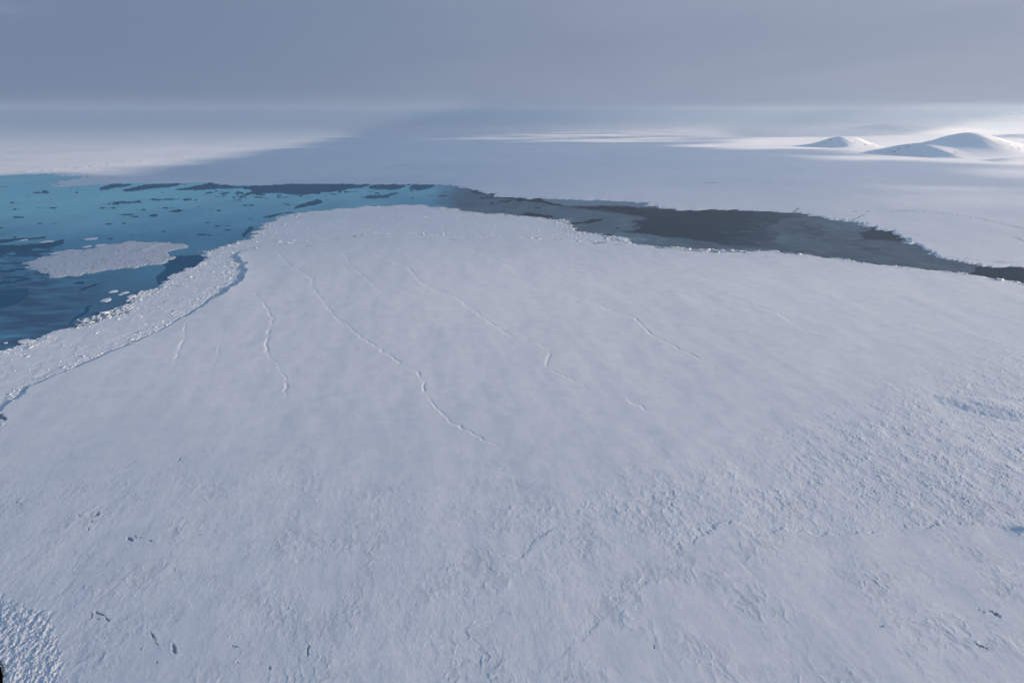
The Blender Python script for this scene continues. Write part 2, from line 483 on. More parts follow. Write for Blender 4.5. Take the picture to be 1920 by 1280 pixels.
# troughs
for i, (pix, dep, bank) in enumerate(TROUGHS):
    if i >= 3: dep, bank = 1.5 * dep, 1.5 * bank
    w = wpts(pix)
    x0 = min(a for a, b in w) - 90; x1 = max(a for a, b in w) + 90; y0 = min(b for a, b in w) - 60; y1 = max(b for a, b in w) + 60
    m = (GX > x0) & (GX < x1) & (GY > y0) & (GY < y1)
    xx = GX[m]; yy = GY[m]
    d, s = line_dist(xx + 2.5 * noise(xx / 12, yy / 12, 61 + i), yy + 5 * noise(xx / 14, yy / 14, 81 + i), w)
    sd = -d * s                                           # the course runs towards the camera: + on the right of the photo
    ends = np.ones_like(xx)
    for e in (w[0], w[-1]):
        ends = ends * sstep(0, 60, np.hypot(xx - e[0], yy - e[1]))
    wd = 1.5 * np.clip(yy / 700, 0.8, 2.2)
    mod = (0.25 + 0.95 * sstep(-0.4, 0.5, noise(xx / 23, yy / 30, 91 + i))) * ends
    pass
    Z[m] += mod * (-0.32 * dep * np.exp(-((sd - 0.8 * wd) / (0.8 * wd)) ** 2) + 0.17 * bank * (0.5 - 0.5 * np.tanh(sd / (0.8 * wd))) * np.exp(-np.abs(sd) / (11 * wd))
                   + 0.12 * dep * np.clip(noise(xx / 3, yy / 4, 95 + i), 0, 1) * np.exp(-((sd + 1.2 * wd) / wd) ** 2))
# low snow mound at the right, with its scour moat
mx, my = at(1905, 775)
ux, uy = at(1760, 752); vx, vy = at(2080, 805)
ang = math.atan2(float(vy - uy), float(vx - ux)); Lm = math.hypot(float(vx - ux), float(vy - uy)) / 2
a_ = ((GX - mx) * math.cos(ang) + (GY - my) * math.sin(ang)) / Lm
b_ = (-(GX - mx) * math.sin(ang) + (GY - my) * math.cos(ang)) / (Lm * 0.42)
q = np.sqrt(a_ ** 2 + b_ ** 2)
q = q + 0.06 * fbm(GX / 12, GY / 18, 3, 64)
Z += 2.8 * np.clip(1 - q ** 2, 0, 1) ** 1.3 - 0.25 * np.exp(-((q - 1.04) / 0.09) ** 2)
mx, my = at(1925, 1000)
Z += 2.6 * np.exp(-(((GX - mx) / 9) ** 2 + ((GY - my) / 5) ** 2))
# high drifted shoulder above the bend of the belt
w = wpts(BELT_IN[12:])
d, s = line_dist(GX, GY, w)
Z += 2.2 * np.exp(-d / 22.0) * sstep(380, 440, PXg) * sstep(620, 560, PYg) * (S_BELT < 0)
# belt of broken ice: plates with raised, tilted rims
belt = sstep(-0.5, 1.5, S_BELT)
sc_ = np.clip(GY / 750.0, 0.7, 2.2)
f1, f2, cid = worley(GX / 13 + 0.5 * fbm(GX / 20, GY / 20, 2, 101), GY / 15 + 0.5 * fbm(GX / 20, GY / 20, 2, 102), 103)
g1, g2, cid2 = worley(GX / 4.5 + 0.3 * noise(GX / 7, GY / 7, 111), GY / 5.5 + 0.3 * noise(GX / 7, GY / 7, 112), 113)
ridge = np.exp(-((f2 - f1) / 0.16) ** 2)
inner = np.exp(-np.clip(S_BELT, 0, None) / 26.0)
lumpy = np.clip(0.25 + 0.9 * inner + 0.5 * fbm(GX / 60, GY / 60, 3, 120), 0.05, 1.3)
zb = 0.9 + 0.35 * (cid - 0.5) + lumpy * (1.2 * ridge * cid2 + 0.8 * np.abs(cid2 - 0.35) + 0.9 * np.abs(fbm(GX / 3.2, GY / 3.6, 2, 121))) * fade(3)
zb += lumpy * 0.4 * fbm(GX / 16, GY / 26, 2, 122)
zb -= 0.3 * np.exp(-((S_BELT - 3.0) / 3.5) ** 2) * (PXg < 520)
Z = Z * (1 - belt) + zb * belt
bare_shade = np.maximum(bare_shade, belt * sstep(0.05, 0.0, g2 - g1) * sstep(0.45, 0.75, lumpy) * 0.35)
# openings in the foreground snow, their inner shadow painted into the colour: (x, y, half length, half width, tilt in degrees) in photo pixels
for (hx, hy, hl, hw, ht, dk) in [(150, 971, 4, 2.2, 10, .7), (182, 968, 4.5, 3, -20, .8), (172, 982, 3, 2, -30, .7), (166, 996, 3, 2.5, 80, .6),
        (245, 1015, 5, 3.5, 10, 1), (255, 1011, 2.5, 1.5, 20, .8), (264, 1012, 4, 1.8, 0, .8), (281, 1018, 5, 1.5, 5, .8), (337, 864, 2, 2, 0, .7),
        (188, 1156, 9, 2.2, 20, .9), (173, 1159, 2, 4, 0, .7), (202, 1166, 4, 2, 40, .8), (183, 1165, 3, 1.2, 10, .8), (288, 1198, 10, 2.2, 62, .9),
        (294, 1212, 7, 1.6, 40, .7), (327, 1223, 5, 8.5, -12, .8), (441, 1218, 6, 2.0, 8, .8), (446, 1249, 2.5, 2.5, 0, .6), (263, 1222, 4, 1.5, 0, .5),
        (578, 1226, 2.2, 8, 10, 1), (507, 1258, 3, 3, 0, .8), (295, 1248, 2, 2, 0, .6), (1225, 1220, 1.6, 3.4, 0, .9), (1862, 1155, 11, 2.0, 32, .9),
        (1838, 1218, 12, 2.0, 22, .9), (1650, 1180, 5, 1.4, 10, .6), (1838, 1150, 6, 1.4, 30, .5), (375, 840 + 167, 3, 1.5, 5, .5), (36, 948, 6, 1.5, 20, .5),
        (672, 442, 9, 1.2, -8, .8), (662, 444, 12, .8, -12, .6), (1122, 457, 14, 1.5, -6, 1), (1165, 460, 12, .8, -6, .6), (332, 537, 4, 1, 15, .8),
        (579, 462, 4, .8, 0, .7), (308, 566, 5, .8, -12, .9), (255, 624, 4, 1.0, -20, .7), (68, 712, 9, 1.2, -4, .5), (296, 461 + 0.5, 2, 1.2, 0, 0),
        (850, 452, 6, 1, 0, .4), (1310, 470, 10, .5, 0, 0), (1400, 477, 9, .8, 3, .4), (1440, 483, 12, .8, 3, .4), (1380, 483, 9, .7, 0, .35)]:
    if dk <= 0: continue
    t = math.radians(ht); hl, hw = (hl * 1.1, hw * 0.75) if hl > hw else (hl * 0.75, hw * 1.1)
    m = (np.abs(PXg - hx) < 45) & (np.abs(PYg - hy) < 45)
    dx = PXg[m] - hx; dy = PYg[m] - hy
    dx = dx + 2.6 * fbm(PXg[m] / 6, PYg[m] / 6, 2, 131); dy = dy + 2.0 * fbm(PXg[m] / 6, PYg[m] / 6, 2, 132)
    a_ = (dx * math.cos(t) + dy * math.sin(t)) / hl; b_ = (-dx * math.sin(t) + dy * math.cos(t)) / hw
    f = sstep(1.35, 0.75, np.sqrt(a_ ** 2 + b_ ** 2))
    Z[m] -= 0.55 * f * dk
    Z[m] += 0.10 * np.exp(-((np.sqrt(a_ ** 2 + b_ ** 2) - 1.7) / 0.4) ** 2)
    bare_shade[m] = np.maximum(bare_shade[m], f * dk * 0.8)
# small pond of slush at the left border
sp_ = sdf(GX + 1.5 * noise(GX / 5, GY / 5, 141), GY + 2 * noise(GX / 5, GY / 5, 142), [(-90, 800), (-40, 785), (2, 779), (8, 783), (13, 789), (10, 793), (0, 789), (-40, 800)])
f = sstep(-0.6, 0.8, sp_)
bare_shade = np.maximum(bare_shade, 0.85 * f); Z -= 1.0 * f
sp_ = sdf(GX, GY, [(-200, 850), (-40, 800), (0, 789), (14, 796), (18, 806), (6, 813), (-60, 838), (-200, 880)])
f = sstep(-1, 1, sp_); Z += f * (0.8 * np.abs(fbm(GX / 4, GY / 5, 3, 143)) - 0.2)

# the free edge over the water
Z = np.maximum(Z, 0.1)
Zn = Z * sstep(-1.0, 2.5, S_NEAR) - 0.6 * sstep(0.5, -2.0, S_NEAR)
edge_rub = np.exp(-np.clip(S_NEAR, 0, None) / 10.0) * sstep(0, 2, S_NEAR)
Zn += edge_rub * 0.8 * np.abs(fbm(GX / 4, GY / 6, 2, 151)) * fade(4)


def cells(mask):
    return mask[:-1, :-1] | mask[1:, :-1] | mask[:-1, 1:] | mask[1:, 1:]


near_field = grid_mesh("snow_field", GX, GY, Zn, cells(S_NEAR > -1.0) & cells(PYg > 370), M_SNOW, {"bare_shade": bare_shade})
near_field["kind"] = "structure"

# far ice: flatter, with long low drifts, leads and cracks
Zf = 1.4 + 1.0 * fbm(GX / 600, GY / 900, 3, 161) * fade(500) + 0.5 * fbm(GX / 90, GY / 160, 2, 162) * fade(110)
rim = np.exp(-np.clip(S_FAR, 0, None) / 90.0) * (PXg > 1150)
Zf += (0.15 + 0.9 * rim) * np.abs(fbm(GX / 14, GY / 20, 2, 163)) * fade(12)
bf = np.zeros_like(GX)
for pix, wd, dk in [([(1600, 398), (1700, 396), (1750, 398), (1790, 403), (1830, 409), (1880, 421), (1935, 432), (2050, 450)], 3.0, .55),
                    ([(1487, 398), (1492, 396), (1497, 391)], 4.0, .7), ([(1597, 414), (1612, 407), (1622, 403)], 3.5, .5),
                    ([(1900, 445), (1925, 455), (1980, 468)], 3.0, .5), ([(1440, 345), (1475, 346), (1490, 346)], 8.0, .25),
                    ([(740, 310), (763, 310)], 14, .25), ([(1310, 312), (1360, 312)], 14, .2), ([(1325, 344), (1340, 344)], 10, .5),
                    ([(830, 311), (850, 312)], 14, .2), ([(1580, 326), (1620, 329)], 14, .2), ([(960, 282), (1000, 281)], 20, .15),
                    ([(1780, 483), (1860, 492), (1915, 494)], 2.5, .35)]:
    w = wpts(pix)
    d, s = line_dist(GX + 5 * noise(GX / 30, GY / 30, 171), GY + 10 * noise(GX / 30, GY / 30, 172), w)
    bf = np.maximum(bf, dk * sstep(1.5, 0.5, d / wd))
# far left pressure ridge catching the sun
d, s = line_dist(GX + 25 * noise(GX / 90, GY / 90, 173), GY + 60 * noise(GX / 90, GY / 90, 174), wpts([(60, 322), (150, 316), (215, 308), (300, 300), (350, 295)]))
Zf += 5.0 * np.exp(-(d / 60) ** 2) * np.clip(0.2 + fbm(GX / 70, GY / 90, 3, 175), 0, 1.2)
Zf = Zf * sstep(-2.0, 5.0, S_FAR) - 0.6 * sstep(0.5, -4.0, S_FAR)
far_field = grid_mesh("ice_field", GX, GY, Zf, cells(S_FAR > -2.0) & cells(PYg < 620), M_FAR, {"bare_shade": bf})
far_field["kind"] = "structure"

# big floe
lump2 = np.clip(0.35 + 0.5 * fbm(GX / 60, GY / 80, 3, 181), 0.05, 1.0)
edge2 = np.exp(-np.clip(S_FLOE, 0, None) / 12.0)
zfl = 0.8 + (1.1 + 1.0 * edge2) * lump2 * (1.1 * np.abs(fbm(GX / 6, GY / 9, 3, 182)) + 0.8 * ridge) + 0.35 * (cid - 0.5) * lump2
d, s = line_dist(GX, GY, wpts([(263, 471), (285, 463), (309, 455)])); zfl += 1.3 * np.exp(-(d / 6) ** 2)
zfl = zfl * sstep(-0.8, 2.0, S_FLOE) - 0.6 * sstep(0.3, -1.5, S_FLOE)
bfl = 0.22 + 0.5 * sstep(0.5, 0.8, noise(GX / 17, GY / 11, 183)) + 0.35 * sstep(0.05, 0, f2 - f1) * (lump2 > 0.5)
floe = grid_mesh("ice_floe", GX, GY, zfl, cells(S_FLOE > -0.8), M_FLOE, {"bare_shade": bfl})
tag(floe, "large snow covered ice floe with ragged rim adrift in the blue water", "ice floe")

# ------------------------------------------------------------------ water and thin new ice
R = 4.0e5
water = raw_mesh("water", [(-R, -R, -0.3), (R, -R, -0.3), (R, R, -0.3), (-R, R, -0.3)], [(0, 1, 2, 3)], M_WATER)
water["kind"] = "structure"

fy = (GY / 1500.0)
HX = PXg + 6.0 * fbm(GX / 60, GY / 110, 5, 201, 0.6) ; HY = PYg + 1.4 * fbm(GX / 40, GY / 90, 5, 202, 0.6)


def hole(poly, soft=1.0, grow=0.0):
    m = (PXg > min(a for a, b in poly) - 40) & (PXg < max(a for a, b in poly) + 40) & (PYg > min(b for a, b in poly) - 20) & (PYg < max(b for a, b in poly) + 20)
    r = np.zeros_like(GX)
    r[m] = sstep(-soft, soft, pdist(HX[m], HY[m], poly) + grow)
    return r


film_tone = np.ones_like(GX)
# colour of the ice film gets darker towards the camera
film_tone = 0.36 + 0.64 * sstep(490, 352, PYg + 0.10 * (PXg - 250)) 
film_tone -= 0.22 * sstep(480, 600, PYg)
film_tone -= 0.10 * sstep(160, -40, PXg) * sstep(370, 400, PYg) * sstep(470, 420, PYg)
film_tone += 0.10 * fbm(GX / 160, GY / 420, 4, 203)
streak = fbm(GX / 70 + 0.4 * noise(GX / 200, GY / 200, 205), GY / 26, 4, 204)
lowleft = sstep(450, 490, PYg) * sstep(260, 60, PXg)
film_tone += lowleft * 0.30 * streak - 0.10 * sstep(500, 560, PYg)
grey_ = sstep(800, 880, PXg + 12 * fbm(GX / 60, GY / 200, 3, 206) + 0.3 * (PYg - 370))
tg = 0.42 + 0.12 * fbm(GX / 120, GY / 260, 4, 207) + 0.07 * fbm(GX / 30 + GY / 90, GY / 24, 3, 208) - 0.10 * sstep(1150, 1500, PXg)
film_tone = film_tone * (1 - grey_) + tg * grey_
cover = np.ones_like(GX)
HOLES = [
    ([(185, 353), (205, 346), (246, 344.5), (240, 349), (215, 352), (196, 356)], .8),
    ([(225, 357), (262, 349), (283, 345), (350, 345), (335, 348), (305, 352), (270, 355), (236, 359)], .8),
    ([(322, 356), (352, 352), (398, 342.5), (418, 346), (445, 350), (480, 348), (480, 352), (430, 353), (390, 355), (345, 357)], .8),
    ([(470, 350), (535, 344.5), (600, 344), (692, 345), (686, 350), (655, 353), (640, 358), (600, 361), (566, 366), (520, 362), (470, 364), (440, 372), (470, 358)], 1.0),
    ([(694, 350), (705, 345.5), (765, 345.5), (760, 351), (738, 355), (694, 355)], .8),
    ([(768, 350), (778, 345), (818, 346), (812, 352), (790, 356), (775, 356)], .8),
    ([(677, 370), (712, 366), (740, 362), (752, 362), (735, 366), (722, 371), (690, 372)], .8),
    ([(205, 380), (262, 377), (268, 379), (235, 381)], .7), ([(270, 374), (310, 373), (340, 372), (312, 376)], .7),
    ([(312, 396), (330, 394), (344, 393), (335, 397)], .6), ([(278, 406), (290, 401), (297, 402), (290, 406)], .6),
    ([(455, 440), (462, 430), (470, 424), (474, 427), (464, 436), (462, 445)], .8), ([(492, 408), (520, 401), (542, 398), (520, 404), (500, 409)], .8),
    ([(548, 391), (565, 383), (590, 377), (605, 375), (600, 380), (572, 389)], .8),
    ([(-200, 452), (0, 450), (60, 446), (90, 444), (80, 448), (40, 450), (0, 456)], .8),
    ([(-200, 462), (0, 460), (50, 459), (95, 455), (118, 448), (118, 457), (100, 463), (60, 466), (70, 480), (40, 482), (30, 470), (0, 480), (-200, 490)], 1.0),
    ([(322, 482), (345, 479), (376, 477.5), (392, 482), (384, 488), (389, 494), (382, 498), (330, 513), (318, 523), (300, 536), (296, 520), (310, 500), (300, 492)], 1.5),
    ([(0, 545), (46, 540), (50, 552), (40, 566), (20, 574), (-60, 585), (-60, 550)], 2.0), ([(150, 588), (165, 573), (170, 572), (160, 586), (146, 596), (128, 610), (140, 592)], .8),
    ([(140, 531), (156, 527), (158, 531), (146, 533)], .8), ([(145, 543), (172, 536), (200, 528), (180, 536), (155, 544)], .8),
    # the dark lead to the right
    ([(1067, 387.5), (1150, 386), (1222, 391), (1280, 393), (1370, 392), (1490, 397), (1520, 402), (1470, 412), (1440, 428), (1470, 440), (1448, 452), (1480, 462), (1510, 476),
      (1475, 471), (1410, 465), (1300, 449), (1237, 441), (1170, 434), (1192, 432), (1200, 426), (1186, 425), (1194, 420), (1186, 415), (1212, 411), (1200, 405), (1130, 395)], 3.0),
    ([(1613, 438), (1640, 427), (1680, 436), (1696, 444), (1690, 452), (1650, 450), (1617, 447)], 2.2),
    ([(1507, 423), (1528, 421), (1540, 425), (1545, 443), (1527, 441)], 3.5),
    ([(1829, 500), (1840, 497), (1870, 503), (1925, 500), (2200, 495), (2200, 590), (1960, 542), (1907, 531), (1829, 520), (1820, 512)], .9),
    ([(1700, 500), (1780, 508), (1830, 514), (1830, 520), (1780, 513)], .8),
    ([(880, 354), (895, 357), (925, 364), (910, 364), (888, 360)], .6), ([(905, 370), (940, 369), (1010, 372), (1040, 378), (1060, 386), (1040, 384), (1008, 379), (960, 373)], .7),
    ([(928, 378), (965, 375), (950, 379)], .6), ([(968, 402), (990, 399), (1030, 404), (1040, 408), (1000, 406)], .7), ([(1062, 418), (1085, 418), (1110, 412), (1135, 410), (1105, 418), (1075, 420)], .7),
    ([(1082, 434), (1090, 432), (1088, 435)], .6),
]
dark = np.zeros_like(GX)
for poly, soft in HOLES:
    dark = np.maximum(dark, hole(poly, soft))
# scattered lens shaped openings in the teal and grey film
lens = noise(GX / 120 + 0.35 * GY / 120, GY / 38, 211) + 0.34 * noise(GX / 20, GY / 12, 212)
dark = np.maximum(dark, sstep(0.62, 0.80, lens) * sstep(345, 352, PYg) * sstep(480, 450, PYg))
jag = noise(GX / 48 + GY / 60, GY / 22, 213) + 0.3 * noise(GX / 14, GY / 9, 214)
dark = np.maximum(dark, sstep(0.38, 0.5, jag) * hole([(400, 350), (700, 350), (660, 362), (560, 372), (440, 376), (380, 366)], 4.0))
dark = np.maximum(dark, sstep(0.15, 0.35, streak) * hole([(-300, 455), (110, 455), (90, 480), (50, 500), (60, 530), (20, 540), (-300, 560)], 8.0))
# veils of frazil in the grey lead
veil = sstep(0.1, 0.7, fbm(GX / 34 + GY / 70, GY / 60 - GX / 160, 4, 215))
lead = hole([(1150, 386), (1500, 398), (1600, 415), (1740, 470), (1840, 520), (1500, 478), (1280, 472), (1180, 450)], 6)
fadeout = sstep(1300, 1520, PXg + 1.2 * (PYg - 425) + 40 * fbm(GX / 70, GY / 60, 3, 218)) * sstep(1620, 1600, PXg)
dark = dark * (1 - 0.72 * fadeout * (PXg > 1250))
veil2 = np.clip(veil * lead * sstep(1190, 1420, PXg + 1.6 * (PYg - 400)) + 0.35 * lead * sstep(1380, 1560, PXg + 0.9 * (PYg - 420)), 0, 1)
film = lead * sstep(1180, 1220, PXg)                     # nothing but a skin of frazil here
film_tone = np.where((grey_ > 0.5) & (film > 0.5), film_tone * (1 - dark) + np.where(film > 0.5, dark, 0) * (0.02 + 0.36 * veil2 + 0.03 * fbm(GX / 60, GY / 30, 3, 217)), film_tone)
slush = np.exp(-((S_NEAR + 14) / 14.0) ** 2) * (PXg > 1150) * (PXg < 1560)
film_tone = np.where(grey_ > 0.5, film_tone * (1 - dark) + 0.03 * dark + 0.10 * veil * lead * (1 - dark), film_tone)
film_tone = film_tone + slush * 0.6 * sstep(-0.2, 0.5, noise(GX / 16, GY / 30, 216))
# grey shelf of older thin ice at the upper border of the lead
shelf = hole([(1000, 371), (1100, 374), (1215, 378), (1226, 389), (1147, 385), (1067, 387), (1035, 380)], .8)
film_tone = np.where(shelf > 0.5, 0.75, film_tone); grey_ = np.maximum(grey_, shelf); dark = dark * (1 - shelf)
wet = (S_NEAR < 2.5) & (S_FAR < 4.0) & (S_FLOE < 2.0) & (PYg > 300)
keep = wet & ((dark < 0.97) | (film > 0.5))
ok = keep[:-1, :-1] & keep[1:, :-1] & keep[:-1, 1:] & keep[1:, 1:]
film_tone = np.clip(film_tone, 0.0, 1.0)
thin = grid_mesh("thin_ice", GX, GY, np.full_like(GX, 0.02), ok, M_THIN, {"film_tone": film_tone, "grey": grey_, "open": dark * (1 - film)})
thin["kind"] = "structure"

# ------------------------------------------------------------------ small floes
random.seed(7)


def small_floe(px, py, wpx, hpx, h, mat, label, group="small floes adrift in the blue water"):
    cx, cy_ = (float(v) for v in at(px, py))
    x1, _ = at(px + wpx / 2, py); _, yb = at(px, py + hpx / 2); _, yt = at(px, py - hpx / 2)
    rx = float(x1) - cx; ry = (float(yt) - float(yb)) / 2
    nseg = 26
    ph = [random.uniform(0, 6.28) for _ in range(5)]
    ring = []
    for k in range(nseg):
        a = 2 * math.pi * k / nseg
        r = 1 + 0.13 * math.sin(2 * a + ph[0]) + 0.10 * math.sin(3 * a + ph[1]) + 0.07 * math.sin(5 * a + ph[2]) + random.uniform(-0.06, 0.06)
        ring.append((rx * r * math.cos(a), ry * r * math.sin(a)))
    v = []; f = []
    for s, z in ((1.0, -0.35), (1.02, 0.15), (0.97, h * 0.8), (0.72, h + random.uniform(0, .15)), (0.35, h + 0.25)):
        v += [(x * s, y * s, z + random.uniform(-0.05, 0.12) * (z > 0)) for x, y in ring]
    for j in range(4):
        for k in range(nseg):
            f.append((j * nseg + k, j * nseg + (k + 1) % nseg, (j + 1) * nseg + (k + 1) % nseg, (j + 1) * nseg + k))
    f.append(tuple(range(4 * nseg, 5 * nseg)))
    o = raw_mesh("ice_floe", v, f, mat)
    o.location = (cx, cy_, 0)
    return tag(o, label, "ice floe", group)


for a in [
    (49.6, 640, 29, 8, 1.0, M_RUB, "largest small white floe, rounded, close to the broken ice at the left border"),
    (11, 643, 6, 2.2, .7, M_RUB, "tiny white floe to the left of the rounded white floe at the left border"),
    (199, 563, 19, 6, 1.0, M_RUB, "pointed white floe alone on dark water, lower of the two lone white floes"),
    (212.5, 546.7, 15, 4, .9, M_RUB, "narrow white floe alone on dark water above the pointed white floe"),
    (234, 549, 13, 3.6, .8, M_RUB, "slim white floe just above the chunk that touches the broken ice"),
    (225.5, 552.8, 7, 2, .6, M_RUB, "sliver of white ice at the left tip of the slim white floe"),
    (246.5, 556, 13, 6.5, 1.2, M_RUB, "blocky white floe nudging the edge of the broken ice belt"),
    (242, 562.5, 9, 3.6, .8, M_RUB, "small white floe tucked below the blocky floe at the belt edge"),
    (45, 450, 11, 2.6, .7, M_RUB, "small bright white floe on the grey strip above the big floe, far left"),
    (88, 453, 17, 5, .5, M_FLOE, "pale half sunken floe to the right of the small bright floe, above the big floe"),
    (170, 448, 27, 4, .4, M_FLOE, "long grey thin floe farthest from the big floe's upper rim"),
    (190, 460, 25, 4.6, .6, M_FLOE, "pale oblong floe touching the upper rim of the big floe"),
    (163, 462.5, 13, 3.4, .6, M_FLOE, "short pale floe left of the oblong floe on the big floe's upper rim"),
    (106, 474.5, 15, 6, .6, M_FLOE, "rounded grey floe at the upper left shoulder of the big floe"),
    (130, 469.5, 13, 3.6, .7, M_FLOE, "bumpy white floe between the rounded grey floe and the big floe's rim"),
    (146, 599.5, 3.5, 1.4, .5, M_RUB, "speck of white ice in dark water left of the brash by the belt"),
    (157.5, 601, 8, 2.4, .6, M_RUB, "small flat white floe at the lower left tip of the brash"),
    (1150, 443.2, 9, 1.8, .8, M_RUB, "small white floe in the grey lead beside the notch of the snow field"),
    (1116, 438.2, 7, 1.6, .8, M_RUB, "tiny white floe in the grey lead left of the notch floe"),
    (1262, 463.5, 12, 1.8, .8, M_RUB, "white floe in slush along the near shore of the grey lead"),
    (1455, 471.5, 12, 3.0, 1.6, M_RUB, "white ice lump on the near shore of the dark lead"),
]:
    g = "small floes adrift in the blue water" if a[0] < 600 else "small floes along the grey lead"
    small_floe(*a, group=g)

# ------------------------------------------------------------------ broken blocks: belt rubble and brash (past counting)
rng = np.random.default_rng(5)
CUBE = np.array([(-1, -1, -1), (1, -1, -1), (1, 1, -1), (-1, 1, -1), (-1, -1, 1), (1, -1, 1), (1, 1, 1), (-1, 1, 1)], float)
CF = np.array([(3, 2, 1, 0), (4, 5, 6, 7), (0, 1, 5, 4), (1, 2, 6, 5), (2, 3, 7, 6), (3, 0, 4, 7)])


def blocks(name, xs, ys, zs, size, mat, flat=0.35, tiltmax=0.5):
    n_ = len(xs)
    v = CUBE[None] + rng.uniform(-0.35, 0.35, (n_, 8, 3))
    s = np.stack([size, size * rng.uniform(0.4, 1.0, n_), size * flat * rng.uniform(0.6, 1.3, n_)], 1)
    v = v * s[:, None, :] * 0.5
    tx = rng.uniform(-tiltmax, tiltmax, n_); ty = rng.uniform(-tiltmax, tiltmax, n_); rz = rng.uniform(0, 6.28, n_)
    def rot(v, a, i, j):
        c_, s_ = np.cos(a)[:, None], np.sin(a)[:, None]
        w = v.copy(); w[..., i] = v[..., i] * c_ - v[..., j] * s_; w[..., j] = v[..., i] * s_ + v[..., j] * c_
        return w
    v = rot(rot(rot(v, tx, 1, 2), ty, 0, 2), rz, 0, 1)
    v += np.stack([xs, ys, zs], 1)[:, None, :]
    fc = (CF[None] + 8 * np.arange(n_)[:, None, None]).reshape(-1, 4)
    me = bpy.data.meshes.new(name)
    me.vertices.add(n_ * 8); me.vertices.foreach_set("co", v.astype(np.float32).ravel())
    me.loops.add(len(fc) * 4); me.loops.foreach_set("vertex_index", fc.ravel().astype(np.int32))
    me.polygons.add(len(fc)); me.polygons.foreach_set("loop_start", np.arange(0, len(fc) * 4, 4, dtype=np.int32))
    me.update(calc_edges=True)
    me.materials.append(mat)
    o = bpy.data.objects.new(name, me); col.objects.link(o)
    return o


def pick(weight, count):
    area = np.gradient(GX, axis=1) * -np.gradient(GY, axis=0)
    w = np.clip(weight * np.abs(area) * (PYg < 1300), 0, None).ravel()
    k = rng.choice(w.size, count, p=w / w.sum())
    j = rng.uniform(-1, 1, (2, count))
    return k, GX.ravel()[k] + j[0] * SP.ravel()[k], GY.ravel()[k] + j[1] * SP.ravel()[k] * .7


inframe = (PXg > -300) & (PXg < 2200) & (PYg < 1300)
k, xs, ys = pick(belt * (S_NEAR > 1.5) * np.clip(lumpy, 0, 1.3) ** 2 * (0.15 + ridge + inner) * inframe, 20000)
rub = blocks("ice_rubble", xs, ys, Zn.ravel()[k] + 0.1, np.clip(rng.lognormal(-0.25, 0.7, len(xs)), 0.2, 5) * np.clip(ys / 900, 0.7, 1.5), M_RUB, 0.2, 0.16)
rub["kind"] = "stuff"
tag(rub, "belt of broken white ice blocks along the edge of the snow field", "ice rubble")
rim_n = np.exp(-((S_NEAR - 5) / 5.0) ** 2) * (PXg > 820) * inframe * np.clip(fbm(GX / 45, GY / 45, 2, 221) + 0.5, 0, 1)
k, xs, ys = pick(rim_n, 2500)
rim_o = blocks("ice_rubble", xs, ys, Zn.ravel()[k] + 0.1, rng.lognormal(0.5, 0.5, len(xs)), M_RUB)
rim_o["kind"] = "stuff"
tag(rim_o, "broken ice blocks along the snow field's shore on the grey lead", "ice rubble")
brash = hole([(150, 603), (160, 598), (187, 587), (225, 576), (237, 569), (250, 572), (236, 586), (214, 596), (190, 602), (150, 612), (135, 614)], 1.5) * (S_NEAR < 3)
brash = np.maximum(brash, 0.6 * hole([(238, 562), (255, 554), (272, 545), (300, 536), (300, 540), (272, 549), (256, 560)], 1.2) * (S_NEAR < 2))
brash = np.maximum(brash, 0.8 * hole([(1190, 458), (1240, 463), (1330, 468), (1400, 469), (1400, 472), (1330, 472), (1260, 469)], 0.8) * (S_NEAR < 2))
brash = np.maximum(brash, 0.25 * np.exp(-((S_NEAR + 2) / 3.0) ** 2) * (PXg < 260) * (PXg > 0) * (PYg > 560))
k, xs, ys = pick(brash, 900)
br = blocks("brash_ice", xs, ys, np.full(len(xs), 0.12), rng.lognormal(0.9, 0.55, len(xs)), M_RUB, 0.16, 0.06)
br["kind"] = "stuff"
tag(br, "loose brash ice pieces in dark water at the belt edge", "brash ice")

